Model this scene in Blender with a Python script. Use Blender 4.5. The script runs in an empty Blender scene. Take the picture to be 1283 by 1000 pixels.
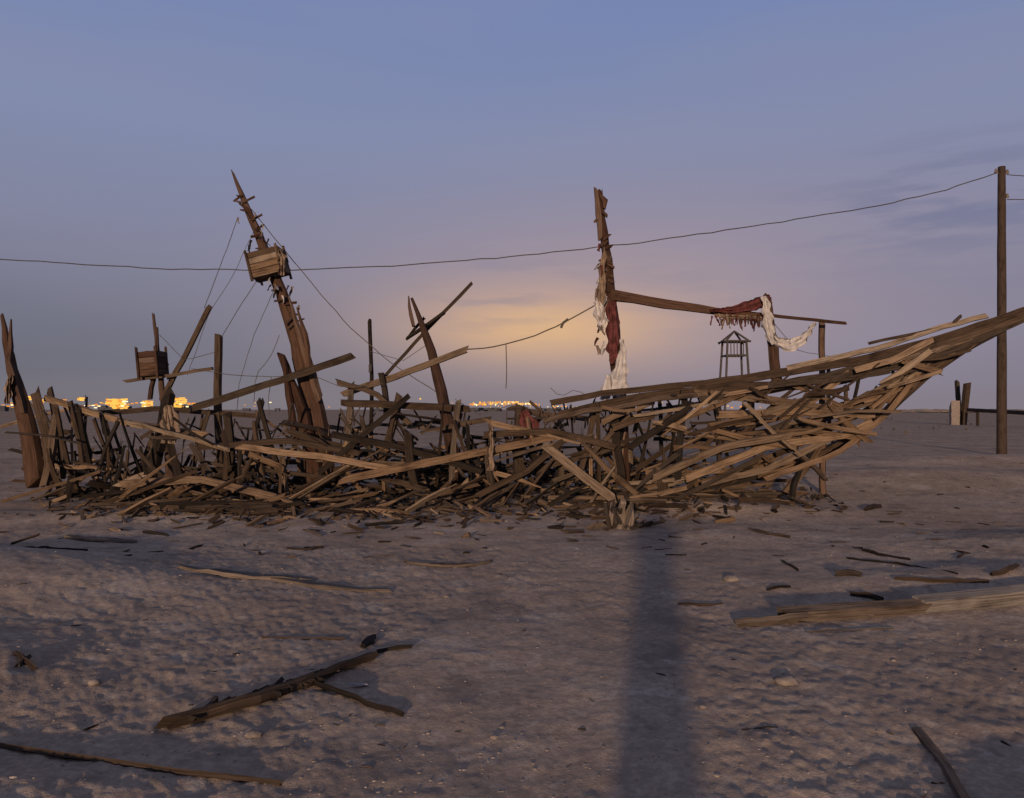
import bpy, math, random
import numpy as np
from mathutils import Vector, Quaternion
random.seed(23); rng=np.random.RandomState(5)
S=bpy.context.scene
F=970.0; EYE=1.6
def at(u,v,d):
    return Vector(((u-641.5)/F*d, d, EYE-(v-513)/F*d))
def lin(c):
    return tuple(((x/255)/12.92 if x/255<=0.04045 else ((x/255+0.055)/1.055)**2.4) for x in c)
# ---------------------------------------------------------------- terrain
LAT=rng.rand(256,256)
def vn(x,y):
    xi=np.floor(x).astype(int); yi=np.floor(y).astype(int)
    fx=x-xi; fy=y-yi; fx=fx*fx*(3-2*fx); fy=fy*fy*(3-2*fy)
    g=lambda a,b: LAT[a%256,b%256]
    return (g(xi,yi)*(1-fx)*(1-fy)+g(xi+1,yi)*fx*(1-fy)+g(xi,yi+1)*(1-fx)*fy+g(xi+1,yi+1)*fx*fy)*2-1
BUMPS=[(-5.4,6.8,.34,2.3,1.4),(-3.7,4.6,.14,1.1,.7),(-2.5,2.95,.11,.9,.4),(4.6,7.0,.15,1.6,.7),(2.2,2.75,.11,.6,.33),(7.0,8.8,.18,2,1.1),
       (2.8,12.3,.14,1.6,.5),(-6,11.8,.08,3,.6),(9,17,.3,4,2),(14,22,.35,5,2)]
def gh(x,y):
    x=np.asarray(x,float); y=np.asarray(y,float)
    r=np.hypot(x,y)
    fade=1/(1+(r/45)**2)
    h=.045*vn(x*.27+7,y*.27+3)+.018*vn(x*.8+31,y*.8)+.009*vn(x*1.9+3,y*1.9+50)
    h+=.005*vn(x*4.3+13,y*4.3+9)+.004*vn(x*9+1,y*9+77)
    rough=.25+.75*np.clip(vn(x*.6+90,y*.6+21)*2+.3,0,1)
    h+=rough*(.0065*vn(x*19+5,y*19)+.005*vn(x*37,y*37+11))
    k=vn(x*6+40,y*7+15); h+=.014*np.clip(k-.45,0,1)
    k=vn(x*14+4,y*16+15); h+=.012*np.clip(k-.6,0,1)*rough*2
    for c0,sl in ((-1.1,.28),(.35,.28)):
        e=(x-c0-sl*(y-4)); h-=.018*np.exp(-(e/.11)**2)*(.6+.4*vn(x*3,y*3+5))-.008*np.exp(-((e-.2)/.07)**2)
    h=h*fade
    for bx,by,A,sx,sy in BUMPS:
        h=h+A*np.exp(-((x-bx)/sx)**2-((y-by)/sy)**2)
    return h
def g1(x,y): return float(gh(np.array([x]),np.array([y]))[0])
def gp(u,v):
    d=EYE*F/(v-513)
    for _ in range(6):
        x=(u-641.5)/F*d; d=.5*d+.5*(EYE-g1(x,d))*F/(v-513)
    x=(u-641.5)/F*d
    return Vector((x,d,g1(x,d)))
# ---------------------------------------------------------------- node helper
class NT:
    def __init__(s,t): s.t=t; t.nodes.clear()
    def n(s,ty,**k):
        nd=s.t.nodes.new(ty)
        for a,b in k.items(): setattr(nd,a,b)
        return nd
    def put(s,v,sock):
        if isinstance(v,bpy.types.NodeSocket): s.t.links.new(v,sock)
        else: sock.default_value=v
    def m(s,op,a,b=0.0,c=None):
        nd=s.n('ShaderNodeMath',operation=op); s.put(a,nd.inputs[0]); s.put(b,nd.inputs[1])
        if c is not None: s.put(c,nd.inputs[2])
        return nd.outputs[0]
    def mix(s,f,a,b,blend='MIX'):
        nd=s.n('ShaderNodeMix',data_type='RGBA',blend_type=blend); s.put(f,nd.inputs[0])
        for v,i in((a,6),(b,7)):
            if isinstance(v,tuple): v=(v[0],v[1],v[2],1)
            s.put(v,nd.inputs[i])
        return nd.outputs[2]
    def noise(s,vec,scale,detail=4,rough=.55):
        nd=s.n('ShaderNodeTexNoise'); 
        if vec is not None: s.put(vec,nd.inputs['Vector'])
        nd.inputs['Scale'].default_value=scale; nd.inputs['Detail'].default_value=detail; nd.inputs['Roughness'].default_value=rough
        return nd.outputs[0]
    def ramp(s,f,stops,interp='LINEAR'):
        nd=s.n('ShaderNodeValToRGB'); nd.color_ramp.interpolation=interp
        cr=nd.color_ramp
        while len(cr.elements)<len(stops): cr.elements.new(.5)
        for e,(p,c) in zip(cr.elements,stops): e.position=p
        for e,(p,c) in zip(cr.elements,stops): e.color=(c[0],c[1],c[2],1)
        s.put(f,nd.inputs[0]); return nd.outputs[0]
    def comb(s,x,y,z):
        nd=s.n('ShaderNodeCombineXYZ'); s.put(x,nd.inputs[0]); s.put(y,nd.inputs[1]); s.put(z,nd.inputs[2]); return nd.outputs[0]
    def smooth(s,v,a,b):
        nd=s.n('ShaderNodeMapRange',interpolation_type='SMOOTHSTEP'); s.put(v,nd.inputs[0]); nd.inputs[1].default_value=a; nd.inputs[2].default_value=b
        return nd.outputs[0]
def newmat(name):
    m=bpy.data.materials.new(name); m.use_nodes=True; t=NT(m.node_tree)
    b=t.n('ShaderNodeBsdfPrincipled'); o=t.n('ShaderNodeOutputMaterial'); t.t.links.new(b.outputs[0],o.inputs[0])
    b.inputs['Roughness'].default_value=.9
    b.inputs['Specular IOR Level'].default_value=.15
    return m,t,b
def bump(t,b,h,strength,dist):
    n=t.n('ShaderNodeBump'); n.inputs['Strength'].default_value=strength; n.inputs['Distance'].default_value=dist
    t.put(h,n.inputs['Height']); t.t.links.new(n.outputs[0],b.inputs['Normal'])
def wood(name,dark,mid,light):
    m,t,b=newmat(name)
    uv=t.n('ShaderNodeUVMap').outputs[0]
    sep=t.n('ShaderNodeSeparateXYZ'); t.put(uv,sep.inputs[0])
    gv=t.comb(t.m('MULTIPLY',sep.outputs[0],2.2),t.m('MULTIPLY',sep.outputs[1],70.0),0.0)
    g=t.noise(gv,1.0,5,.6)
    blot=t.noise(t.comb(t.m('MULTIPLY',sep.outputs[0],2.5),t.m('MULTIPLY',sep.outputs[1],6.0),3.0),1.0,4,.6)
    isl=t.n('ShaderNodeNewGeometry').outputs['Random Per Island']
    base=t.ramp(isl,[(0,dark),(.3,dark),(.5,mid),(.75,tuple(x*1.25 for x in mid)),(1,light)])
    # greyed, sun-bleached boards mixed with brown ones
    hue=t.m('FRACT',t.m('MULTIPLY',isl,17.3))
    base=t.mix(t.m('MULTIPLY',t.smooth(hue,.45,.8),.45),base,t.mix(1.0,base,(.86,1.08,1.35),'MULTIPLY'))
    c=t.mix(t.smooth(g,.32,.60),t.mix(1.0,base,(.42,.40,.38),'MULTIPLY'),base)
    c2=t.mix(t.smooth(blot,.45,.75),c,t.mix(1.0,c,(.45,.42,.42),'MULTIPLY'))
    t.put(c2,b.inputs['Base Color'])
    bump(t,b,g,.6,.01)
    return m
W_HULL=wood('hull_wood',(.06,.038,.025),(.14,.087,.053),(.29,.195,.125))
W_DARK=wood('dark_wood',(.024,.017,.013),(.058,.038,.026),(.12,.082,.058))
W_MAST=wood('mast_wood',(.06,.029,.019),(.085,.046,.03),(.14,.085,.058))
W_DRIFT=wood('drift_wood',(.05,.037,.029),(.12,.088,.068),(.22,.17,.135))
W_PALE=wood('sand_caked_wood',(.13,.10,.08),(.17,.13,.102),(.22,.175,.14))
W_POLE=wood('pole_wood',(.06,.04,.03),(.06,.04,.03),(.06,.04,.03))
def simple(name,col,var=.3,sc=6,rough=.9,b1=.3):
    m,t,b=newmat(name)
    tc=t.n('ShaderNodeTexCoord').outputs['Object']
    n=t.noise(tc,sc,5,.6)
    t.put(t.mix(t.smooth(n,.3,.7),tuple(x*(1-var) for x in col),tuple(min(1,x*(1+var)) for x in col)),b.inputs['Base Color'])
    b.inputs['Roughness'].default_value=rough
    bump(t,b,n,b1,.02)
    return m
M_CLOTH=simple('dirty_cloth',(.36,.33,.33),.3,9)
M_TAN=simple('stained_cloth',(.17,.12,.09),.4,9)
M_RED=simple('red_cloth',(.085,.026,.025),.5,9)
M_ROPE=simple('rope_fibre',(.08,.065,.055),.3,30)
M_METAL=simple('rusty_steel',(.055,.045,.04),.4,20,.7)
M_STONE=simple('stone_grey',(.20,.16,.135),.35,12)
M_CLOD=simple('sand_clod',(.25,.195,.16),.5,3)
M_BUILD=simple('far_concrete',(.06,.06,.07),.2,.05)
M_SKIN=simple('skin_tone',(.35,.2,.14),.1,8)
M_ROBE=simple('robe_cloth',(.5,.48,.45),.05,8)
def emis(name,col,st):
    m=bpy.data.materials.new(name); m.use_nodes=True; t=NT(m.node_tree)
    e=t.n('ShaderNodeEmission'); e.inputs[0].default_value=(*col,1); e.inputs[1].default_value=st
    o=t.n('ShaderNodeOutputMaterial'); t.t.links.new(e.outputs[0],o.inputs[0]); return m
M_LY=emis('city_lamp_yellow',(1,.50,.08),1.3); M_LO=emis('city_lamp_orange',(1,.36,.05),.95); M_LW=emis('city_lamp_white',(1,.80,.42),1.6)
# ---------------------------------------------------------------- builder
class B:
    def __init__(s): s.v=[];s.f=[];s.uv=[];s.mi=[]
    def sweep(s,pts,w,th,roll=0.0,sides=4,jag=.6,wob=.004,seg=.3,nrm=(0,-1,0),mi=0):
        pts=[Vector(p) for p in pts]
        L=[0]
        for a,b in zip(pts,pts[1:]): L.append(L[-1]+(b-a).length)
        T=L[-1]
        if T<1e-4: return
        n=max(2,int(T/seg)+1)
        def ev(q):
            for i in range(len(pts)-1):
                if q<=L[i+1]+1e-9:
                    k=(q-L[i])/max(1e-9,L[i+1]-L[i]); return pts[i].lerp(pts[i+1],k)
            return pts[-1].copy()
        def sz(a,q):
            if isinstance(a,(int,float)): return a
            x=q/T*(len(a)-1); i=min(int(x),len(a)-2); return a[i]*(1-(x-i))+a[i+1]*(x-i)
        P=[ev(T*i/n) for i in range(n+1)]
        base=len(s.v); off=random.uniform(0,40); k=sides; v0=random.uniform(0,40)
        for i,p in enumerate(P):
            t=(P[min(i+1,n)]-P[max(i-1,0)]).normalized()
            nn=Vector(nrm); nn=(nn-t*nn.dot(t))
            if nn.length<.05: nn=Vector((1,0,.1)); nn=nn-t*nn.dot(t)
            nn.normalize(); nn=Quaternion(t,roll)@nn; ww=t.cross(nn)
            q=T*i/n; wi=sz(w,q)*random.uniform(.95,1.05); ti=sz(th,q)
            c=p+Vector((random.uniform(-1,1),random.uniform(-1,1),random.uniform(-1,1)))*wob*(0 if i in(0,n) else 1)
            for j in range(k):
                if k==4: a,b_=[(-.5,-.5),(.5,-.5),(.5,.5),(-.5,.5)][j]
                else:
                    an=2*math.pi*j/k; a,b_=.5*math.cos(an),.5*math.sin(an)
                q2=c+ww*(a*wi)+nn*(b_*ti)
                if i in(0,n): q2=q2+t*random.uniform(-1,1)*jag*wi
                s.v.append(q2)
        per=(sz(w,0)+sz(th,0))*2
        for i in range(n):
            for j in range(k):
                a=base+i*k+j; b_=base+i*k+(j+1)%k
                s.f.append((a,b_,b_+k,a+k)); s.mi.append(mi)
                u0=off+T*i/n;u1=off+T*(i+1)/n; va=v0+per*j/k; vb=v0+per*(j+1)/k
                s.uv+= [(u0,va),(u0,vb),(u1,vb),(u1,va)]
        for e,o in((0,1),(n,0)):
            idx=[base+e*k+j for j in range(k)]
            if o: idx=idx[::-1]
            s.f.append(tuple(idx)); s.mi.append(mi); s.uv+=[(off+.01*j,v0+.01*j) for j in range(k)]
    def plank(s,pts,w,th,roll=0.0,jag=.8,wob=.004):
        # broken board: sometimes tapering to a splinter, with slivers split from its end
        r=random.random()
        ws=w if r<.5 else ([w,w*.9,w*.25] if r<.75 else [w*.3,w,w*.95])
        s.sweep(pts,ws,th,roll,jag=jag,wob=wob,seg=.22)
        if random.random()<.35 and w>.05:
            e,p=Vector(pts[-1]),Vector(pts[-2]); t=(e-p).normalized()
            for _ in range(random.randint(1,2)):
                o=Vector((random.uniform(-1,1),random.uniform(-1,1),random.uniform(-1,1)))*w*.35
                s.sweep([e-t*.08+o,e+t*random.uniform(.06,.2)+o*1.5],[w*.25,w*.05],.012,roll,jag=1)
    def grid(s,P,mi=0):
        base=len(s.v); R=len(P);C=len(P[0])
        for r in P: s.v+=r
        for i in range(R-1):
            for j in range(C-1):
                a=base+i*C+j; s.f.append((a,a+1,a+C+1,a+C)); s.mi.append(mi); s.uv+=[(i*.05,j*.05),(i*.05,j*.05+.05),(i*.05+.05,j*.05+.05),(i*.05+.05,j*.05)]
    def blob(s,c,rx,ry,rz,seed=0,mi=0,nr=5,ns=8,am=.25):
        base=len(s.v); rr=random.Random(seed)
        for i in range(nr+1):
            ph=math.pi*i/nr
            for j in range(ns):
                a=2*math.pi*j/ns; k=1+rr.uniform(-am,am)
                if i in(0,nr): k=.95
                s.v.append(Vector((c[0]+rx*k*math.sin(ph)*math.cos(a),c[1]+ry*k*math.sin(ph)*math.sin(a),c[2]+rz*k*math.cos(ph))))
        for i in range(nr):
            for j in range(ns):
                a=base+i*ns+j;b_=base+i*ns+(j+1)%ns
                s.f.append((a,a+ns,b_+ns,b_)); s.mi.append(mi); s.uv+=[(0,0),(0,.1),(.1,.1),(.1,0)]
    def build(s,name,mats,parent=None,smooth=False):
        me=bpy.data.meshes.new(name); me.from_pydata([tuple(v) for v in s.v],[],s.f)
        ul=me.uv_layers.new(name='UVMap'); ul.data.foreach_set('uv',np.array(s.uv,dtype=np.float32).ravel())
        for m in mats: me.materials.append(m)
        me.polygons.foreach_set('material_index',s.mi)
        if smooth: me.polygons.foreach_set('use_smooth',[True]*len(s.f))
        me.update()
        o=bpy.data.objects.new(name,me); S.collection.objects.link(o)
        if parent: o.parent=parent
        return o
def empty(name):
    o=bpy.data.objects.new(name,None); S.collection.objects.link(o); return o
def R(a,b): return random.uniform(a,b)
# ---------------------------------------------------------------- ground
ang=np.concatenate([np.arange(-48,48,.15),np.arange(48,312,1.5)])*math.pi/180
NA=len(ang)
rad=[.25]
while rad[-1]<5000: rad.append(rad[-1]*(1.0+ (.0075 if 2.8<rad[-1]<16 else .03)))
rad=np.array(rad); NR=len(rad)
A,Rr=np.meshgrid(ang,rad); X=Rr*np.sin(A); Y=Rr*np.cos(A); Z=gh(X,Y)
co=np.stack([X,Y,Z],-1).reshape(-1,3).astype(np.float32)
i,j=np.meshgrid(np.arange(NR-1),np.arange(NA),indexing='ij'); j2=(j+1)%NA
fc=np.stack([i*NA+j,i*NA+j2,(i+1)*NA+j2,(i+1)*NA+j],-1).reshape(-1,4)[:,::-1]
me=bpy.data.meshes.new('ground'); me.vertices.add(len(co)+1); 
co=np.vstack([co,[[0,0,g1(0,0)]]]).astype(np.float32)
cap=np.stack([np.full(NA,len(co)-1),(np.arange(NA)+1)%NA,np.arange(NA)],-1)
me.vertices.foreach_set('co',co.ravel())
nl=len(fc)*4+len(cap)*3; me.loops.add(nl); me.loops.foreach_set('vertex_index',np.concatenate([fc.ravel(),cap.ravel()]).astype(np.int32))
me.polygons.add(len(fc)+len(cap))
me.polygons.foreach_set('loop_start',np.concatenate([np.arange(len(fc))*4,len(fc)*4+np.arange(len(cap))*3]).astype(np.int32))
me.update(calc_edges=True); me.validate()
me.polygons.foreach_set('use_smooth',[True]*len(me.polygons))
gr=bpy.data.objects.new('ground',me); S.collection.objects.link(gr)
m,t,b=newmat('desert_sand')
tc=t.n('ShaderNodeTexCoord').outputs['Object']
big=t.noise(tc,.35,5,.6); med=t.noise(tc,1.3,6,.65); sm=t.noise(tc,6.5,6,.65); fine=t.noise(tc,22,6,.7); grit=t.noise(tc,110,3,.6)
c=t.mix(t.smooth(big,.35,.65),(.33,.240,.178),(.43,.322,.243))
c=t.mix(t.m('MULTIPLY',t.smooth(med,.53,.66),.5),c,(.55,.45,.37))
c=t.mix(t.m('MULTIPLY',t.smooth(med,.48,.34),.75),c,(.20,.155,.13))
c=t.mix(t.m('MULTIPLY',t.smooth(sm,.55,.70),.4),c,(.56,.47,.39))
c=t.mix(t.m('MULTIPLY',t.smooth(sm,.47,.34),.5),c,(.17,.13,.105))
c=t.mix(t.m('MULTIPLY',t.smooth(fine,.6,.42),.4),c,(.17,.13,.105))
c=t.mix(t.m('MULTIPLY',t.smooth(grit,.62,.75),.3),c,(.66,.57,.49))
c=t.mix(t.m('MULTIPLY',t.smooth(grit,.4,.28),.4),c,(.12,.09,.07))
t.put(c,b.inputs['Base Color']); b.inputs['Roughness'].default_value=1; b.inputs['Specular IOR Level'].default_value=0
hh=t.m('ADD',t.m('MULTIPLY',fine,1.0),t.m('MULTIPLY',grit,.4))
bump(t,b,hh,.5,.022)
me.materials.append(m)
# ---------------------------------------------------------------- shipwreck
ship=empty('shipwreck')
def interp(tab,x):
    return float(np.interp(x,[a for a,_ in tab],[b_ for _,b_ in tab]))
SHEER=[(40,505),(70,500),(120,518),(180,526),(300,526),(400,514),(450,508),(530,518),(600,522),(700,514),(760,502),(870,490),(985,473),(1100,455),(1200,424),(1310,382)]
KEEL=[(40,622),(700,624),(800,622),(880,611),(960,594),(1040,566),(1100,525),(1160,470),(1225,425),(1310,387)]
BEAM=[(40,.5),(120,1.2),(300,1.6),(800,1.6),(900,1.45),(1000,1.15),(1100,.8),(1200,.35),(1310,.04)]
CL=14.3
def hullpt(u,v,side):
    y=CL-side*interp(BEAM,u)*max(v,0)**.5
    pk=interp(KEEL,u); ps=interp(SHEER,u)
    x=(u-641.5)/F*CL
    z=EYE-((pk+(ps-pk)*v)-513)/F*CL
    return Vector((x,y,z))
hp=B()
for side in(1,-1):
    for k in range(13):
        v=.1+.88*k/12
        u=R(760,960)
        while u<1290:
            ln=R(80,300); u1=min(u+ln,1308)
            dv=R(-.2,.14); vv=v+R(-.07,.05)
            if random.random()<((.76 if u1>1000 else .5) if side>0 else .35):
                n=5; pts=[]
                for q in range(n):
                    uu=u+(u1-u)*q/(n-1); p=hullpt(uu,min(1.05,max(0.02,vv+dv*(q/(n-1)-.5)*2)),side)
                    p.y-=R(0,.06)*side; p.z-=.10*(u1-uu)/400*R(0,1); pts.append(p)
                hp.plank(pts,R(.035,.11),R(.02,.035),R(-.4,.4)-side*.25,jag=R(.3,1.2),wob=.006)
            if u1>=1307: break
            u=u1-R(0,50)
for k in range(90):
    u=R(690,1130); v=R(.05,1.0); a=hullpt(u,v,1); a.y-=R(.02,.35)
    L=R(.3,1.8); s=random.choice([1,1,1,-1]); an=math.radians(R(5,50))*s
    if random.random()<.15: an=math.radians(R(-12,5))
    b_=a+Vector((math.cos(an)*L,R(-.1,.35),math.sin(an)*L))
    ub=b_.x/CL*F+641.5
    zt=EYE-(interp(SHEER,ub)-14-513)/F*CL; zk=EYE-(interp(KEEL,ub)-513)/F*CL
    if ub>1290 or b_.z>zt or b_.z<zk-.05: continue
    mid=(a+b_)/2+Vector((0,R(-.03,.03),R(-.06,.04)))*L
    hp.plank([a,mid,b_],R(.03,.11),R(.02,.04),R(-.7,.7),jag=R(.4,1.5))
for (pts,w) in [([(985,462),(1100,436),(1180,410),(1235,396)],.09),([(870,484),(985,466),(1075,452),(1180,424),(1295,386)],.14),
                ([(880,500),(1000,478),(1130,458),(1210,432),(1300,390)],.15),([(1060,470),(1160,440),(1295,392)],.12),
                ([(700,520),(800,497),(900,486),(1010,480)],.12),([(870,492),(960,500),(1092,522)],.14),([(690,505),(760,492),(880,480)],.10),
                ([(1090,430),(1190,408),(1204,396)],.05),([(985,480),(1092,524),(1110,500)],.06),([(900,520),(1000,516),(1098,520)],.12),
                ([(860,600),(960,560),(1060,545),(1090,530)],.12),([(905,565),(1010,540),(1085,550)],.09),([(880,607),(960,588),(1050,545)],.11),
                ([(1010,478),(1100,450),(1160,432)],.07),([(1150,470),(1110,520),(1050,568),(960,600)],.09)]:
    P=[at(u,v,0.001+CL-interp(BEAM,u)*.8-.12) for u,v in pts]
    hp.sweep(P,w,.05,R(-.3,.3),jag=.5,wob=.008)
hp.build('bow_hull_planks',[W_HULL],ship)
rb=B()
for side in(1,-1):
    u=60
    while u<1240:
        top=R(.6,1.1) if u>700 else R(.3,1.2)
        off=R(-22,22)
        pts=[hullpt(u+off*q/6,top*(q/6)**1.3,side) for q in range(7)]
        for p in pts: p.y+=.07*side
        if random.random()<.7: rb.plank(pts,R(.04,.075),R(.04,.07),0,jag=1.2)
        u+=R(20,48)
rb.sweep([hullpt(u,0,1) for u in range(60,1310,50)],.13,.15)
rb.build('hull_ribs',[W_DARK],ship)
db=B(); dd=B()
def topz(u):
    n=float(vn(np.array([u/38.0]),np.array([3.3]))[0])+.5*float(vn(np.array([u/13.0]),np.array([8.1]))[0])
    return (EYE-(interp(SHEER,u)-513)/F*CL)*(1-.26*max(0,n+.2))
for side in (1,-1):
    for k in range(11):
        u=R(50,700); ln=R(50,180); v=R(.1,.95)
        pts=[hullpt(u+ln*q/4,min(1,max(0,v+R(-.03,.03))),side) for q in range(5)]
        sl=R(-.6,.35)
        for q,p in enumerate(pts): p.z=max(.05,p.z+sl*(q/4-.5)); p.y-=R(0,.1)
        (db if random.random()<.6 else dd).plank(pts,R(.05,.12),R(.02,.04),R(-.6,.6),jag=R(.4,1.5),wob=.008)
for k in range(360):
    u=R(48,880); d=R(12.75,15.8); x=(u-641.5)/F*d
    tz=topz(u); z=.04+tz*(random.random()**2.0)*.95
    c=Vector((x,d,z+g1(x,d)*.5)); r=random.random()
    if r<.36: an=math.radians(R(-18,18)); L=R(.4,1.8)
    elif r<.76: an=math.radians(R(20,62)*random.choice([1,-1])); L=R(.3,1.2)
    else: an=math.radians(R(68,112)); L=R(.25,1.05)
    yaw=math.radians(R(-80,80)) if random.random()<.6 else math.radians(R(-20,20))
    dv=Vector((math.cos(an)*math.cos(yaw),math.cos(an)*math.sin(yaw),math.sin(an)))*L*.5
    lo=min((c-dv).z,(c+dv).z)
    if lo<.02: c.z+=.03-lo
    if max((c-dv).z,(c+dv).z)>tz+.18: c.z-=max((c-dv).z,(c+dv).z)-tz-.18+R(0,.15)
    if (c-dv).y<12.4 or (c+dv).y<12.4: c.y+=.5
    xx=(c+dv).x if dv.x>0 else (c-dv).x
    if xx>3.6: c.x-=xx-3.6
    m_=dv.orthogonal().normalized()*R(-.06,.06)*L
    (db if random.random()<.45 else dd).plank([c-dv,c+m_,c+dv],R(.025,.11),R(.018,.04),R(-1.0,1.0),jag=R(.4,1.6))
for k in range(210):
    u=R(140,1010) if random.random()<.8 else R(140,560)
    v=R(603,648) if u<850 else R(600,628)
    if random.random()<.2: v+=R(0,22)
    p=gp(u,v); yaw=math.radians(random.gauss(0,28)); L=R(.2,1.6)*(1 if v<640 else .5)
    dv=Vector((math.cos(yaw),math.sin(yaw),R(-.03,.03)))*L/2
    if random.random()<.25: dv.z=L*R(.05,.3)
    p.z+=R(.01,.10)+abs(dv.z)
    (db if random.random()<.6 else dd).plank([p-dv,p+Vector((0,0,R(-.02,.03))),p+dv],R(.035,.11),R(.02,.04),R(.3,1.4),jag=R(.4,1.5))
# rubble of short broken pieces around the foot of the wreck
for k in range(900):
    q=random.random(); u=R(50,1060) if q<.6 else random.gauss(500,190)
    vb=636 if u<860 else 636-(u-860)*.08
    v=vb+random.gauss(0,11)
    if v<598: v=R(600,vb)
    p=gp(u,v)
    if p.x>5.6 or p.y>14.6: continue
    yaw=R(0,3.14); L=R(.04,.32); dv=Vector((math.cos(yaw),math.sin(yaw),R(-.15,.45)))*L/2; w=R(.012,.07)
    p.z+=abs(dv.z)+R(0,.05)*(1 if v<640 else .2)
    (db if random.random()<.55 else dd).sweep([p-dv,p+dv],w,w*R(.25,.6),R(-1.5,1.5),jag=R(.5,1.6),seg=.15)
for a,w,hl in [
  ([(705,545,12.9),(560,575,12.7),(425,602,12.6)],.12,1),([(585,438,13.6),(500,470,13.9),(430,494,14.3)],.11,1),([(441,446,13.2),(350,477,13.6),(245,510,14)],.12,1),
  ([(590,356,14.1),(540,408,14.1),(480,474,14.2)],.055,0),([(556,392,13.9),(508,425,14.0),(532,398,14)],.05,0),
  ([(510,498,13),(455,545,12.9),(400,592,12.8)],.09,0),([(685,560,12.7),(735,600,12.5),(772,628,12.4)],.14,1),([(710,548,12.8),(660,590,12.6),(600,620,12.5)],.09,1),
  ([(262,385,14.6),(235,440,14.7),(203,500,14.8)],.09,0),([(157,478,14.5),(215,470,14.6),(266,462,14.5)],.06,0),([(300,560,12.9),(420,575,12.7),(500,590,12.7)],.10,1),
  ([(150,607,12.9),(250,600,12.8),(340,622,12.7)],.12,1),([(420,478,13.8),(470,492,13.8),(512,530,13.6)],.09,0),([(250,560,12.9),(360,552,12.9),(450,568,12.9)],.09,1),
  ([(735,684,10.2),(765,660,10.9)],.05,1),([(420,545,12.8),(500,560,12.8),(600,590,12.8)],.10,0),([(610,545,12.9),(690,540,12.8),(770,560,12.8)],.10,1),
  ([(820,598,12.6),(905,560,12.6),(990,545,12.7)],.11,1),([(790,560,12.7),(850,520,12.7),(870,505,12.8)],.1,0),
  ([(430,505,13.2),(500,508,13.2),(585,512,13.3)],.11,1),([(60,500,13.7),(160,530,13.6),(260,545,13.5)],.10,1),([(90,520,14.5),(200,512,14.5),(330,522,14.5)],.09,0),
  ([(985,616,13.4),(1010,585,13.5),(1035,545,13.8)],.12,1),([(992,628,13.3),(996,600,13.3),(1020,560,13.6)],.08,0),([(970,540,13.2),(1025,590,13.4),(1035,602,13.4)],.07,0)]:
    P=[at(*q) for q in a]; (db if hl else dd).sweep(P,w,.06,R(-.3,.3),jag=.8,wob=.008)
for (u0,v0,u1,v1,d,w) in [(64,600,44,492,13.6,.14),(80,596,62,488,13.8,.09),(55,610,70,520,13.4,.12),(105,590,88,505,13.5,.08),(190,600,212,492,13.6,.18),(225,600,205,520,13.3,.12),
    (278,600,274,425,14.5,.12),(290,598,285,520,13.4,.12),(310,600,330,500,13.6,.06),(520,610,512,545,12.8,.13),(616,606,612,560,12.8,.10),(566,600,575,500,13.1,.09),
    (465,560,463,400,15.5,.065),(650,600,652,515,13.3,.16),(675,600,655,512,13.2,.08),(780,600,770,520,13,.12),(850,596,858,500,13,.1),(725,600,745,515,13.1,.08),
    (470,600,500,500,13.4,.12),(430,590,440,480,13.9,.10),(484,520,478,470,13.9,.09),(120,600,150,525,13.3,.06),(150,600,128,520,13.6,.07),(240,600,262,515,13.8,.06),(330,600,318,525,13.2,.07)]:
    dd.sweep([at(u0,v0,d),at((u0+u1)/2+R(-4,4),(v0+v1)/2,d),at(u1,v1,d)],w,w*.7,R(-.5,.5),jag=.9)
for k in range(85):
    u=R(60,900); z=topz(u)-R(0,.15); x=(u-641.5)/F*CL; p=Vector((x,CL+R(-1.5,1.5),z-.3)); h=R(.2,.5)
    dd.sweep([p,p+Vector((R(-.3,.3),R(-.1,.1),h))],R(.015,.04),.02,R(-1,1),jag=2)
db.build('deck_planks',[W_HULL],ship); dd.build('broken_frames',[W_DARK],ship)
# masts -------------------------------------------------------
ms=B()
def mast(pts,w,d,sides=9,seg=.25,wob=.012): 
    P=[at(u,v,d) for u,v in pts]; ms.sweep(P,w,w,0,sides=sides,jag=.5,wob=wob,seg=seg)
mast([(404,612),(396,540),(385,480),(372,425),(345,345),(320,285),(303,245),(290,213)],[.58,.52,.38,.30,.22,.19,.13,.02],14.0)
mast([(398,600),(380,520),(352,444)],[.26,.20,.13],13.7,8)
mast([(372,560),(360,480),(354,446)],[.16,.12,.08],13.6,6)
mast([(400,500),(376,420),(362,372)],[.16,.14,.03],13.8,5)
mast([(388,470),(384,420),(372,385)],[.10,.10,.03],13.75,5)
mast([(292,216),(306,250),(322,285)],[.02,.08,.05],13.9,4)
mast([(300,255),(312,262),(318,280)],[.03,.08,.03],13.88,4)
mast([(214,600),(205,500),(197,440),(192,393)],[.17,.14,.10,.05],14.8)
mast([(188,500),(196,450),(197,410)],[.07,.07,.03],14.7,4)
mast([(45,600),(38,545),(22,490),(8,430),(2,394)],[.34,.30,.24,.16,.05],13.6)
mast([(30,520),(12,455),(14,400)],[.1,.1,.02],13.5,4)
mast([(572,612),(560,520),(540,440),(524,395),(516,374)],[.23,.22,.20,.16,.05],13.8)
mast([(518,408),(514,388),(512,371)],[.06,.06,.02],13.7,4)
mast([(780,610),(776,500),(768,400),(762,330),(755,285),(750,238)],[.30,.27,.24,.19,.16,.13],13.6)
mast([(752,300),(749,262),(746,236)],[.07,.09,.05],13.5,4)
mast([(757,262),(758,252),(752,244)],[.05,.10,.03],13.5,4)
mast([(974,480),(968,430),(961,372)],[.20,.18,.14],13.5,6)
mast([(1031,634),(1031,520),(1030,405)],[.13,.12,.12],14.2,5)
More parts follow.
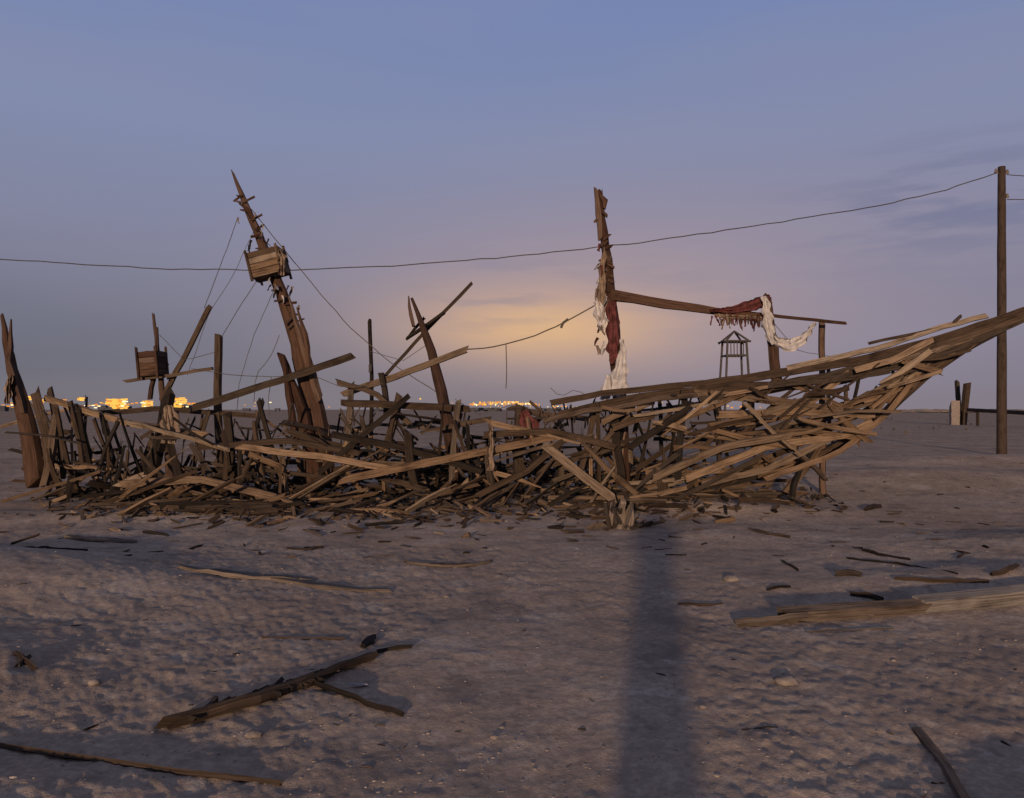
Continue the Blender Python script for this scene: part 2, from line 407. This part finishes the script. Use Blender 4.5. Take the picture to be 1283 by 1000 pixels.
P=[at(770,370,13.5),at(840,382,13.5),at(905,391,13.5),at(960,398,13.5)]; ms.sweep(P,[.17,.15,.12,.08],.1,0,jag=.6)
P=[at(772,376,13.6),at(900,388,13.6),at(1000,399,13.7),at(1059,405,13.8)]; ms.sweep(P,.05,.05,0,jag=.6)
for k in range(30):
    q=R(0,1); u=752+q*22; v=260+q*230; s=random.choice([-1,1]); ms.sweep([at(u,v,13.5),at(u+s*R(5,10),v+R(-9,9),13.45)],R(.02,.06),.03,R(-1,1),jag=1)
for k in range(22):
    q=R(0,1); u=303+q*70; v=245+q*170; s=random.choice([-1,1]); ms.sweep([at(u,v,13.85),at(u+s*R(7,14),v+R(-8,8),13.8)],R(.02,.05),.02,R(-1,1),jag=1)
ms.build('masts',[W_MAST],ship)
def nest(name,uv,d,w,h,dp,tilt,mat):
    b=B(); c=at(uv[0],uv[1],d); Q=Quaternion((0,1,0),tilt)
    def L(x,y,z): return c+Q@Vector((x,y,z))
    n=4
    for sy in(-1,1):
        for k in range(n):
            z=-h/2+h*(k+.5)/n; b.sweep([L(-w/2+R(-.02,.02),sy*dp/2,z),L(w/2+R(-.02,.03),sy*dp/2,z)],h/n*.93,.02,0,jag=.25)
    for sx in(-1,1):
        for k in range(n):
            z=-h/2+h*(k+.5)/n; b.sweep([L(sx*w/2,-dp/2+.015,z),L(sx*w/2,dp/2-.015,z)],h/n*.93,.02,0,nrm=(1,0,0),jag=.1)
        for sy in(-1,1): b.sweep([L(sx*w/2*.97,sy*(dp/2+.025),-h/2-.06),L(sx*w/2*.97,sy*(dp/2+.025),h/2+R(.02,.1))],.04,.03,0)
    for k in range(4): b.sweep([L(-w/2,-dp/2+dp*(k+.5)/4,-h/2),L(w/2,-dp/2+dp*(k+.5)/4,-h/2)],dp/4,.02,0,nrm=(0,0,1),jag=.3)
    return b.build(name,[mat],ship)
nest('crows_nest',(336,331),13.85,.56,.44,.5,math.radians(-14),W_HULL)
nest('lookout_box',(191,456),14.6,.36,.45,.4,math.radians(-5),W_MAST)
# cloth ------------------------------------------------------
cl=B()
def cloth(path,wid,d,mi,rows=26,cols=9,fold=.035,depth=.06,freq=2.5):
    n=len(path); P=[]; ph=R(0,6)
    for r in range(rows):
        q=r/(rows-1)*(n-1); i=min(int(q),n-2); f=q-i
        u=path[i][0]*(1-f)+path[i+1][0]*f; v=path[i][1]*(1-f)+path[i+1][1]*f
        a=Vector((path[i+1][0]-path[i][0],path[i+1][1]-path[i][1])); a.normalize()
        nx,ny=-a.y,a.x
        ww=(wid[i]*(1-f)+wid[i+1]*f) if isinstance(wid,list) else wid
        row=[]
        for c_ in range(cols):
            s=c_/(cols-1)-.5
            uu=u+nx*s*ww+R(-.5,.5)+(1.5*math.sin(r*.9+ph) if c_ in(0,cols-1) else 0); vv=v+ny*s*ww+R(-.5,.5)
            dd_=d+depth*math.sin(s*freq*6.28+ph+r*.12)+R(-fold,fold)*.2
            row.append(at(uu,vv,dd_))
        P.append(row)
    cl.grid(P,mi)
cloth([(757,310),(754,345),(754,380),(752,410)],[4,9,13,9],13.4,1)
cloth([(749,378),(751,393),(756,414)],[8,14,8],13.35,0,16)
cloth([(766,378),(768,410),(768,438),(768,456)],[12,16,15,5],13.38,2)
cloth([(780,425),(779,455),(774,480),(771,497)],[4,14,26,20],13.36,0)
cloth([(762,470),(760,490),(756,502)],[6,14,10],13.3,0,12)
cloth([(890,389),(918,388),(945,382),(966,375)],[3,9,15,13],13.4,2,30)
cloth([(895,395),(930,398),(965,400)],[5,7,6],13.42,1,20)
cloth([(958,371),(961,392),(963,410),(969,432)],[7,12,15,8],13.3,0)
cloth([(965,418),(975,429),(990,433),(1005,426),(1014,415),(1021,404)],[6,12,17,12,7,3],13.35,0,40)
cloth([(350,312),(354,325),(353,345)],[6,10,8],13.5,1,20)
cloth([(12,470),(10,490),(10,506)],[6,9,6],13.4,1,14)
cloth([(212,508),(214,530),(212,556)],[10,26,18],13.2,1,16)
cloth([(655,515),(664,535),(668,552)],[10,24,8],13.0,2,16)
cloth([(616,535),(615,560),(614,590)],[4,7,9],12.6,1,16)
for k in range(46):
    u=R(890,965); v=395+R(-2,6); l=R(5,16); cloth([(u,v),(u+R(-2,2),v+l)],[3,1],13.4,random.choice([1,2,1]),4,3)
for k in range(26):
    q=random.random(); u=305+q*60; v=262+q*120+R(-4,4); l=R(4,12); s=random.choice([-1,1])*R(4,14); cloth([(u+s,v),(u+s+R(-3,3),v+l)],[3,1],13.8,random.choice([0,1,1]),4,3)
for k in range(16):
    u=752+R(-6,8); v=R(300,440); cloth([(u,v),(u+R(-6,6),v+R(6,16))],[4,1],13.35,random.choice([0,1,2]),4,3)
cl.build('torn_sailcloth',[M_CLOTH,M_TAN,M_RED],ship,True)
# rigging ----------------------------------------------------
rg=B()
def rope(pts,r=.014,seg=.2): rg.sweep([at(*p) for p in pts],r,r,0,sides=5,jag=0,wob=.006,seg=seg)
rope([(745,383,13.5),(725,394,13.6),(705,405,13.7),(675,419,13.7),(640,430,13.8),(610,436,13.8),(580,438,13.6)],.024)
rope([(634,431,13.8),(635,460,13.8),(634,487,13.8)],.018)
rope([(712,400,13.7),(705,405,13.7),(703,411,13.7)],.05)
rope([(298,272,13.95),(285,310,14),(266,360,14.2),(256,386,14.6)],.013)
rope([(315,262,13.9),(360,318,13.9),(400,366,13.9),(440,412,13.9),(490,455,13.9),(548,492,13.8)],.016)
rope([(325,348,13.9),(300,385,14.1),(276,425,14.5)],.013)
rope([(305,262,13.9),(330,300,13.9),(352,320,13.9)],.012)
rope([(240,462,14.5),(290,470,14.2),(340,472,14),(366,470,13.9)],.014)
rope([(340,472,14),(336,500,14),(338,520,14)],.012)
rope([(350,420,13.8),(338,450,13.8),(320,470,13.8),(318,505,13.8)],.012)
rope([(390,470,13.7),(430,486,13.6),(480,480,13.6)],.012)
rope([(570,500,13.4),(600,520,13.3),(650,505,13.3)],.012)
rope([(200,420,14.8),(232,452,14.6),(274,440,14.5)],.012)
rope([(345,360,13.9),(318,420,14),(300,478,14.1),(296,520,14.2)],.011)
rope([(320,285,13.9),(292,345,14.1),(262,392,14.4),(235,470,14.6)],.010)
rope([(538,430,13.8),(505,452,13.9),(463,440,15.3)],.011)
rope([(965,400,13.5),(1000,440,13.7),(1050,448,13.8)],.011)
rope([(690,486,14),(702,498,13.9),(720,488,13.9),(738,497,13.8)],.012)
rg.build('rigging',[M_ROPE],ship)
lb=B(); p=at(464,466,15.4); lb.sweep([p,p+Vector((0,0,.12))],.07,.07,0,sides=8); lb.build('pole_lamp',[M_METAL],ship)
st=B(); p=gp(776,662)
for k in range(13):
    x=R(-.15,.15); st.plank([p+Vector((x,R(-.12,.12),-.05)),p+Vector((x*1.3,R(-.1,.1),.12)),p+Vector((x*1.6+R(-.08,.08),R(-.1,.1),R(.16,.36)))],R(.04,.08),.05,R(-1,1),jag=1.0)
for k in range(12):
    q=p+Vector((R(-.5,.4),R(-.25,.2),.02)); st.sweep([q,q+Vector((R(.05,.3),R(-.1,.2),R(0,.08)))],R(.02,.06),.02,R(0,1),jag=1)
st.build('wooden_stump',[W_DRIFT])
# ---------------------------------------------------------------- utility pole + wires
up=empty('utility_pole'); b=B()
D=27.0; px=(1255-641.5)/F*D; gz=g1(px,D)
b.sweep([Vector((px,D,gz-.4)),Vector((px,D,5)),at(1255,209,D)],[.33,.29,.24],[.33,.29,.24],0,sides=12,jag=0,wob=.004,seg=.8); b.build('pole_shaft',[W_POLE],up,True)
b=B()
for (u,v) in((1248,217),(1262,218),(1262,248)):
    p=at(u,v,D); b.sweep([p,at(1255,v,D)],.04,.04,0,sides=6,jag=0); 
    for q in range(3): b.blob(p+Vector((0,0,.03+.05*q)),.07-.012*q,.07-.012*q,.03,am=0)
b.build('insulators',[M_STONE],up)
b=B()
b.sweep([at(1248,217,D),at(1180,240,26.8),at(1100,258,26.6),at(950,283,26.4),at(800,304,26.2),at(650,321,26),at(500,333,26),at(350,339,26),at(200,337,26),at(0,325,26),at(-300,296,26)],.036,.036,0,sides=5,jag=0,wob=.02,seg=.5)
b.sweep([at(1262,219,D),at(1300,222,27.5),at(1500,215,30)],.03,.03,0,sides=5,jag=0); b.sweep([at(1262,250,D),at(1300,250,27.5),at(1500,245,30)],.03,.03,0,sides=5,jag=0)
b.build('overhead_wire',[M_METAL],up)
# ---------------------------------------------------------------- lattice tower behind
tw=empty('lattice_tower'); b=B(); D=30; cx=(920-641.5)/F*D; zt=at(0,428,D).z; g0=g1(cx,D)
def leg(sx,sy,z): 
    k=(zt-z)/(zt-g0); r=.36+.22*k; return Vector((cx+sx*r,D+sy*r,z))
for sx in(-1,1):
    for sy in(-1,1):
        b.sweep([leg(sx,sy,g0-.1),leg(sx,sy,zt)],.07,.07,0,jag=0,wob=0,seg=5)
        b.sweep([leg(sx,sy,zt)*1+Vector((sx*.12,sy*.12,-.05)),Vector((cx,D,zt+.4))],.06,.06,0,jag=0,wob=0)
for z in(zt,zt-.55,zt-1.6,zt-2.8):
    c4=[leg(-1,-1,z),leg(1,-1,z),leg(1,1,z),leg(-1,1,z)]
    for k in range(4):
        b.sweep([c4[k],c4[(k+1)%4]],.06,.05,0,jag=0,wob=0)
for k in range(5):
    x=cx-.24+.12*k; b.sweep([Vector((x,D-.4,zt-.55)),Vector((x,D-.38,zt))],.03,.03,0,jag=0,wob=0)
b.sweep([Vector((cx-.52,D,zt-.01)),Vector((cx+.52,D,zt-.01))],.04,.9,0,jag=0,wob=0)
b.build('steel_frame',[M_METAL],tw)
# ---------------------------------------------------------------- distant posts on the right
def post(name,items,mats):
    b=B()
    for a in items: b.sweep([at(*a[0]),at(*a[1])],a[2],a[2],R(-.3,.3),mi=a[3] if len(a)>3 else 0)
    return b.build(name,mats)
post('leaning_posts',[((1206,535,80),(1212,479,80),.50),((1203,535,82),(1199,478,82),.34),((1196,533,80),(1196,507,80),.8,1)],[W_DARK,M_STONE])
post('low_barrier',[((1213,513.5,78),(1330,520,60),.32),((1225,513,77),(1225,536,77),.2),((1290,517,66),(1290,538,66),.2)],[W_DARK])
b=B()
for k in range(16):
    u=R(1085,1240); v=R(524,548); p=gp(u,v); b.sweep([p,p+Vector((R(-.15,.15),0,R(.08,.22)))],R(.04,.12),.05,0,jag=1)
b.build('ground_stubs',[W_DARK])
b=B()
for k in range(70):
    u=R(1090,1330); d=R(350,520); x=(u-641.5)/F*d; b.blob((x,d,.7),R(2,7),3,R(.4,1.2),k,am=.3)
b.build('distant_shrubs',[M_STONE])
# ---------------------------------------------------------------- city on the horizon
ct=empty('distant_city'); b=B(); l=B(); D=600
def box(b,u0,u1,v0,v1,d,mi=0):
    b.sweep([Vector(((u0-641.5)/F*d,d,EYE-((v0+v1)/2-513)/F*d)),Vector(((u1-641.5)/F*d,d,EYE-((v0+v1)/2-513)/F*d))],(v1-v0)/F*d,3,0,jag=0,wob=0,seg=1000,mi=mi)
for k in range(70):
    u=random.choice([R(-60,250),R(560,720),R(-60,1000)]); w=R(3,16); h=R(2,8)
    if u>250: h*=.4
    box(b,u,u+w,513-h,516,D+R(10,60))
b.build('far_buildings',[M_BUILD],ct)
for u,v,w,h,mi in [(38,499,14,5,0),(52,502,8,3,0),(80,501,6,2,1),(102,500,9,4,0),(146,503,26,7,0),(150,509,22,7,0),(184,506,14,8,0),(225,502,16,8,0),(223,508,12,6,0),(207,499,4,2,1),(120,507,8,2,1),(240,506,8,3,1),
                   (625,505,50,4,0),(655,506,26,3,0),(600,507,24,3,1),(672,507,10,3,1),(526,500,3,3,0),(700,509,8,1.5,1)]:
    nx=max(2,int(w/2)); ny=max(1,int(h/2))
    for i_ in range(nx):
        for j_ in range(ny):
            if random.random()<.8:
                uu=u-w/2+w*(i_+.5)/nx+R(-.5,.5); vv=v-h/2+h*(j_+.5)/ny+R(-.4,.4); sx=w/nx*R(.3,.55); sy=h/ny*R(.25,.5)
                box(l,uu-sx,uu+sx,vv-sy,vv+sy,D+R(-4,4),mi if random.random()<.6 else random.choice([0,1,1,2]))
for k in range(90):
    u=random.choice([R(0,260),R(560,720),R(270,1000)]); s=R(.3,.8); v=R(504,511); box(l,u-s,u+s,v-s,v+s,D,random.choice([0,1,1,2]))
l.build('city_lights',[M_LY,M_LO,M_LW],ct)
# ---------------------------------------------------------------- foreground driftwood
def drift(name,pts,w,th,mat=W_DRIFT,roll=.9,lift=.4,sides=4,jag=.9,bb=None,seg=.09,wob=.006,straight=False):
    b=bb or B()
    P=[]
    for u,v in pts:
        p=gp(u,v); p.z+=th*lift; P.append(p)
    if straight:
        a,c=P[0],P[-1]; up_=0
        for q in range(21):
            r=a.lerp(c,q/20); up_=max(up_,g1(r.x,r.y)+th*lift*.6-r.z)
        for p in P: p.z+=up_
    b.sweep(P,w,th,roll,sides=sides,jag=jag,wob=wob,seg=seg)
    if bb is None: return b.build(name,[mat])
b=B()
drift('',[(216,913),(250,904),(320,884),(395,856)],[.085,.085,.07,.06],.07,sides=8,bb=b,lift=.5,wob=.004)
drift('',[(385,862),(430,840),(470,826)],[.05,.085,.05],.055,sides=7,bb=b,lift=.5)
drift('',[(395,858),(440,876),(506,898)],[.05,.04,.012],.025,bb=b)
for k in range(26): 
    q=R(0,.9); u=225+q*200; v=908-q*66; drift('',[(u,v),(u+R(8,26),v+R(-14,6))],R(.012,.03),.025,bb=b,lift=1.3)
b.build('driftwood_log',[W_DARK])
drift('driftwood_plank',[(0,936),(60,946),(200,966),(352,984)],[.025,.038,.032,.018],.02,W_DARK,wob=.002)
b=B()
drift('',[(924,786),(1000,780)],[.04,.09],.04,bb=b,roll=.8,lift=.8)
drift('',[(975,779),(1158,767)],.10,.09,roll=.35,bb=b,seg=.4,wob=.005,jag=.5,lift=.5,straight=True)
drift('',[(1150,767),(1335,746)],.12,.10,roll=.3,bb=b,seg=.4,wob=.005,jag=.4,lift=.5,straight=True)
drift('',[(1010,792),(1120,788)],.012,.01,bb=b)
for k in range(8):
    u=R(960,1260); v=782-(u-960)*.11; drift('',[(u,v),(u+R(10,40),v+R(-6,6))],R(.01,.03),.02,bb=b,lift=1)
b.build('broken_beam',[W_DRIFT])
b=B()
drift('',[(222,712),(300,722),(395,728)],[.10,.24,.18],.04,roll=1.45,lift=.2,bb=b,seg=.15,wob=.012)
drift('',[(330,724),(420,738),(492,742)],[.10,.16,.05],.04,roll=1.5,lift=.15,bb=b,seg=.15,wob=.012)
b.build('half_buried_board',[W_PALE])
drift('driftwood_plank',[(85,673),(130,678),(174,680)],[.10,.2,.08],.03,W_PALE,1.5,.4,seg=.15,wob=.01)
drift('driftwood_plank',[(1150,918),(1180,955),(1212,1010)],.045,.02,W_DRIFT,1.5,wob=.002)
b=B()
for pts,w in [([(330,800),(432,801)],.03),([(455,812),(470,800)],.07),([(474,818),(516,812)],.05),([(360,688),(405,687)],.06),([(850,758),(905,757)],.03),([(1065,746),(1106,753)],.07),
     ([(1048,722),(1080,723)],.09),([(20,820),(44,840)],.05),([(22,836),(38,824)],.04),([(1080,690),(1140,702)],.05),([(1240,722),(1275,712)],.07),([(940,664),(990,674)],.06),([(930,915),(975,912)],.012),
     ([(20,690),(110,694)],.05),([(180,640),(258,637)],.16),([(380,665),(402,672)],.05),([(960,740),(990,736)],.04),([(180,668),(210,672)],.06),([(1060,700),(1200,720)],.03),([(1120,726),(1240,730)],.05),([(1085,640),(1104,636)],.12),([(980,704),(1000,716)],.04)]:
    w_=[w*.5,w,w*.3]; drift('',[pts[0],((pts[0][0]+pts[1][0])/2+R(-4,4),(pts[0][1]+pts[1][1])/2+R(-2,2)),pts[1]],w_,w*.5,bb=b,roll=R(.5,1.4),wob=.008)
for k in range(340):
    u=R(-100,1400); v=R(600,1010); v=R(560,700) if random.random()<.75 else v
    p=gp(u,v)
    if p.y>40: continue
    yaw=math.radians(random.gauss(0,40)); L=R(.03,.24)*(1 if v<700 else .3); w=R(.006,.03)*(1 if v<700 else .4)
    dv=Vector((math.cos(yaw),math.sin(yaw),R(-.02,.03)))*L/2
    p.z+=w*.3; b.sweep([p-dv,p+dv],w,w*.5,R(0,1.5),jag=1.2,seg=.1)
b.build('wood_debris',[W_DARK])
b=B(); p=gp(449,861); b.sweep([p+Vector((-.055,.02,.012)),p+Vector((.05,-.015,.02))],.03,.008,1.3,jag=.8,seg=.03); b.build('paper_scrap',[M_CLOTH])
b=B(); P=[]
c=gp(560,708)
for k in range(21):
    a=math.pi*(1.04+.92*k/20); x=c.x+.46*math.cos(a); y=c.y+.28*math.sin(a)+.16
    P.append(Vector((x,y,g1(x,y)+.012)))
b.sweep(P,[.02,.04,.05,.04,.02],.035,.9,sides=6,jag=.3,seg=.06,wob=.002)
for k in range(15):
    a=math.pi*(1.2+.6*k/14); x=c.x+.30*math.cos(a); y=c.y+.17*math.sin(a)+.14
    P[k]=Vector((x,y,g1(x,y)+.01))
b.sweep(P[:15],[.01,.03,.01],.02,.9,sides=6,jag=.3,seg=.06,wob=.002)
b.build('buried_tyre_rim',[W_DRIFT])
b=B()
for (u,v,r) in [(985,856,.055),(318,922,.035),(916,727,.06),(118,856,.03),(560,748,.02),(1120,828,.015),(880,886,.015)]:
    p=gp(u,v); b.blob((p.x,p.y,p.z+r*.15),r*1.3,r,r*.6,int(u),nr=7,ns=10,am=.14)
b.build('stone_lump',[M_STONE],None,True)
b=B()
for k in range(2600):
    v=513+487*(random.random()**1.3)+12; v=max(v,545); u=R(-150,1430); 
    d=EYE*F/(v-513)
    x=(u-641.5)/F*d
    if vn(np.array([x*.9+3]),np.array([d*.9+8]))[0]<R(-.9,.7): continue
    r=R(.002,.006)*(1+d*.08)
    if random.random()<.04: r*=2
    z=g1(x,d)
    b.blob((x,d,z+r*.1),r*R(1,1.6),r*R(.8,1.3),r*R(.4,.8),k,nr=3,ns=6,am=.3)
b.build('pebbles',[M_CLOD])
# ---------------------------------------------------------------- photographer (casts the long shadow)
ph=empty('photographer'); bx,by=-.07,-.48; gz=g1(bx,by)
b=B(); rows=[]
for z,w,dp in [(.06,.20,.17),(.3,.19,.155),(.6,.185,.15),(.85,.19,.15),(1.0,.185,.14),(1.15,.20,.13),(1.3,.225,.13),(1.4,.23,.12),(1.46,.15,.10),(1.50,.07,.075)]:
    rows.append([Vector((bx+w*math.cos(a)*(1+.04*math.sin(5*a)),by+dp*math.sin(a),gz+z)) for a in [2*math.pi*k/28 for k in range(29)]])
b.grid(rows)
for s in(-1,1):
    b.sweep([Vector((bx+s*.2,by,gz+1.4)),Vector((bx+s*.25,by+.06,gz+1.15)),Vector((bx+s*.14,by+.24,gz+1.3)),Vector((bx+s*.08,by+.32,gz+1.44))],[.13,.11,.09,.07],[.13,.11,.09,.07],0,sides=10,jag=0,wob=0,seg=.06)
b.build('robe',[M_ROBE],ph,True)
b=B(); b.blob((bx,by+.01,gz+1.63),.078,.098,.12,3,nr=14,ns=20,am=0); b.sweep([Vector((bx,by,gz+1.44)),Vector((bx,by,gz+1.57))],.11,.11,0,sides=12,jag=0,wob=0)
b.blob((bx,by+.115,gz+1.62),.014,.02,.022,3,am=0)
for s in(-1,1):
    b.blob((bx+s*.08,by,gz+1.63),.012,.022,.03,3,am=0)
    h=Vector((bx+s*.08,by+.34,gz+1.46)); b.blob(h,.035,.025,.045,3,am=0)
    for k in range(4): b.sweep([h+Vector((s*-.02,.0,.03-.02*k)),h+Vector((s*-.045,.02,.032-.02*k)),h+Vector((s*-.06,.005,.032-.02*k))],.017,.017,0,sides=6,jag=0,wob=0,seg=.02)
    b.sweep([h+Vector((0,-.02,-.02)),h+Vector((-s*.03,-.035,.01))],.02,.02,0,sides=6,jag=0,wob=0)
    b.sweep([Vector((bx+s*.09,by-.08,gz+.04)),Vector((bx+s*.11,by+.17,gz+.03))],[.08,.09],.07,0,sides=8,jag=0,wob=0)
b.build('body',[M_SKIN],ph,True)
# ---------------------------------------------------------------- sky
w=bpy.data.worlds.new('World'); S.world=w; w.use_nodes=True; t=NT(w.node_tree)
g=t.n('ShaderNodeTexCoord').outputs['Generated']; sp=t.n('ShaderNodeSeparateXYZ'); t.put(g,sp.inputs[0])
x,y,z=sp.outputs
el=t.m('ARCSINE',z); az=t.m('ARCTAN2',x,y)
rp=t.m('MULTIPLY',el,1/.75)
rad_=lambda p:math.atan((513-p)/970)/.75
base=t.ramp(rp,[(0,lin((110,107,113))),(rad_(470),lin((103,104,117))),(rad_(400),lin((112,113,131))),(rad_(300),lin((127,130,156))),(rad_(180),lin((128,138,171))),(rad_(0),lin((115,132,177))),(1,lin((100,108,136)))])
def gauss(a0,e0,sa,se,amp):
    A_=t.m('POWER',t.m('DIVIDE',t.m('ABSOLUTE',t.m('SUBTRACT',az,math.radians(a0))),math.radians(sa)),2.0)
    E_=t.m('POWER',t.m('DIVIDE',t.m('ABSOLUTE',t.m('SUBTRACT',el,math.radians(e0))),math.radians(se)),2.0)
    return t.m('MULTIPLY',t.m('EXPONENT',t.m('MULTIPLY',t.m('ADD',A_,E_),-1.0)),amp)
c=t.mix(gauss(22,5,32,12,.6),base,lin((145,136,158)))
c=t.mix(gauss(6,8,18,6.5,.62),c,lin((174,151,153)))
c=t.mix(gauss(2.5,6.2,11,3.0,.8),c,lin((210,168,134)))
c=t.mix(gauss(2.5,6.0,6,1.7,.6),c,lin((230,184,130)))
c=t.mix(gauss(5,0,40,1.6,.5),c,lin((126,116,120)))
nv=t.comb(t.m('MULTIPLY',az,5.0),t.m('MULTIPLY',el,34.0),0.0)
cn=t.noise(nv,1.0,5,.55)
mask=t.m('ADD',gauss(30,13,8,3.4,1.0),t.m('ADD',gauss(-1,8.5,5,3,.45),gauss(12,9,8,4,.2)))
c=t.mix(t.m('MULTIPLY',t.m('MULTIPLY',t.smooth(cn,.45,.60),mask),.75),c,lin((112,115,145)))
cn2=t.noise(t.comb(t.m('MULTIPLY',az,2.0),t.m('MULTIPLY',el,9.0),5.0),1.0,4,.5)
c=t.mix(t.m('MULTIPLY',t.smooth(cn2,.4,.7),.14),c,lin((150,143,160)))
sk=t.n('ShaderNodeTexSky',sky_type='NISHITA'); sk.sun_disc=False; sk.sun_elevation=math.radians(7); sk.sun_rotation=math.radians(190.4)
c=t.mix(.003,c,sk.outputs[0],'ADD')
bg=t.n('ShaderNodeBackground'); t.put(c,bg.inputs[0]); bg.inputs[1].default_value=1.0
o=t.n('ShaderNodeOutputWorld'); t.t.links.new(bg.outputs[0],o.inputs[0])
# ---------------------------------------------------------------- key light
sd=bpy.data.lights.new('Sun','SUN'); sd.energy=3.6; sd.angle=math.radians(1.5); sd.color=(1,.74,.51)  # low sun lamp stands in for unseen car headlights behind the camera
so=bpy.data.objects.new('Sun',sd); S.collection.objects.link(so)
a=math.radians(10.4); e=math.radians(7)
so.rotation_mode='QUATERNION'; so.rotation_quaternion=Vector((math.sin(a)*math.cos(e),math.cos(a)*math.cos(e),-math.sin(e))).to_track_quat('-Z','Y')
# ---------------------------------------------------------------- camera
cd=bpy.data.cameras.new('Camera'); cd.sensor_width=36; cd.lens=36*F/1283; cd.shift_y=13/1283; cd.clip_end=20000; cd.clip_start=.05
cam=bpy.data.objects.new('Camera',cd); S.collection.objects.link(cam); cam.location=(0,0,EYE); cam.rotation_euler=(math.radians(90),0,0)
S.camera=cam
S.view_settings.view_transform='Standard'; S.view_settings.look='None'; S.view_settings.exposure=0
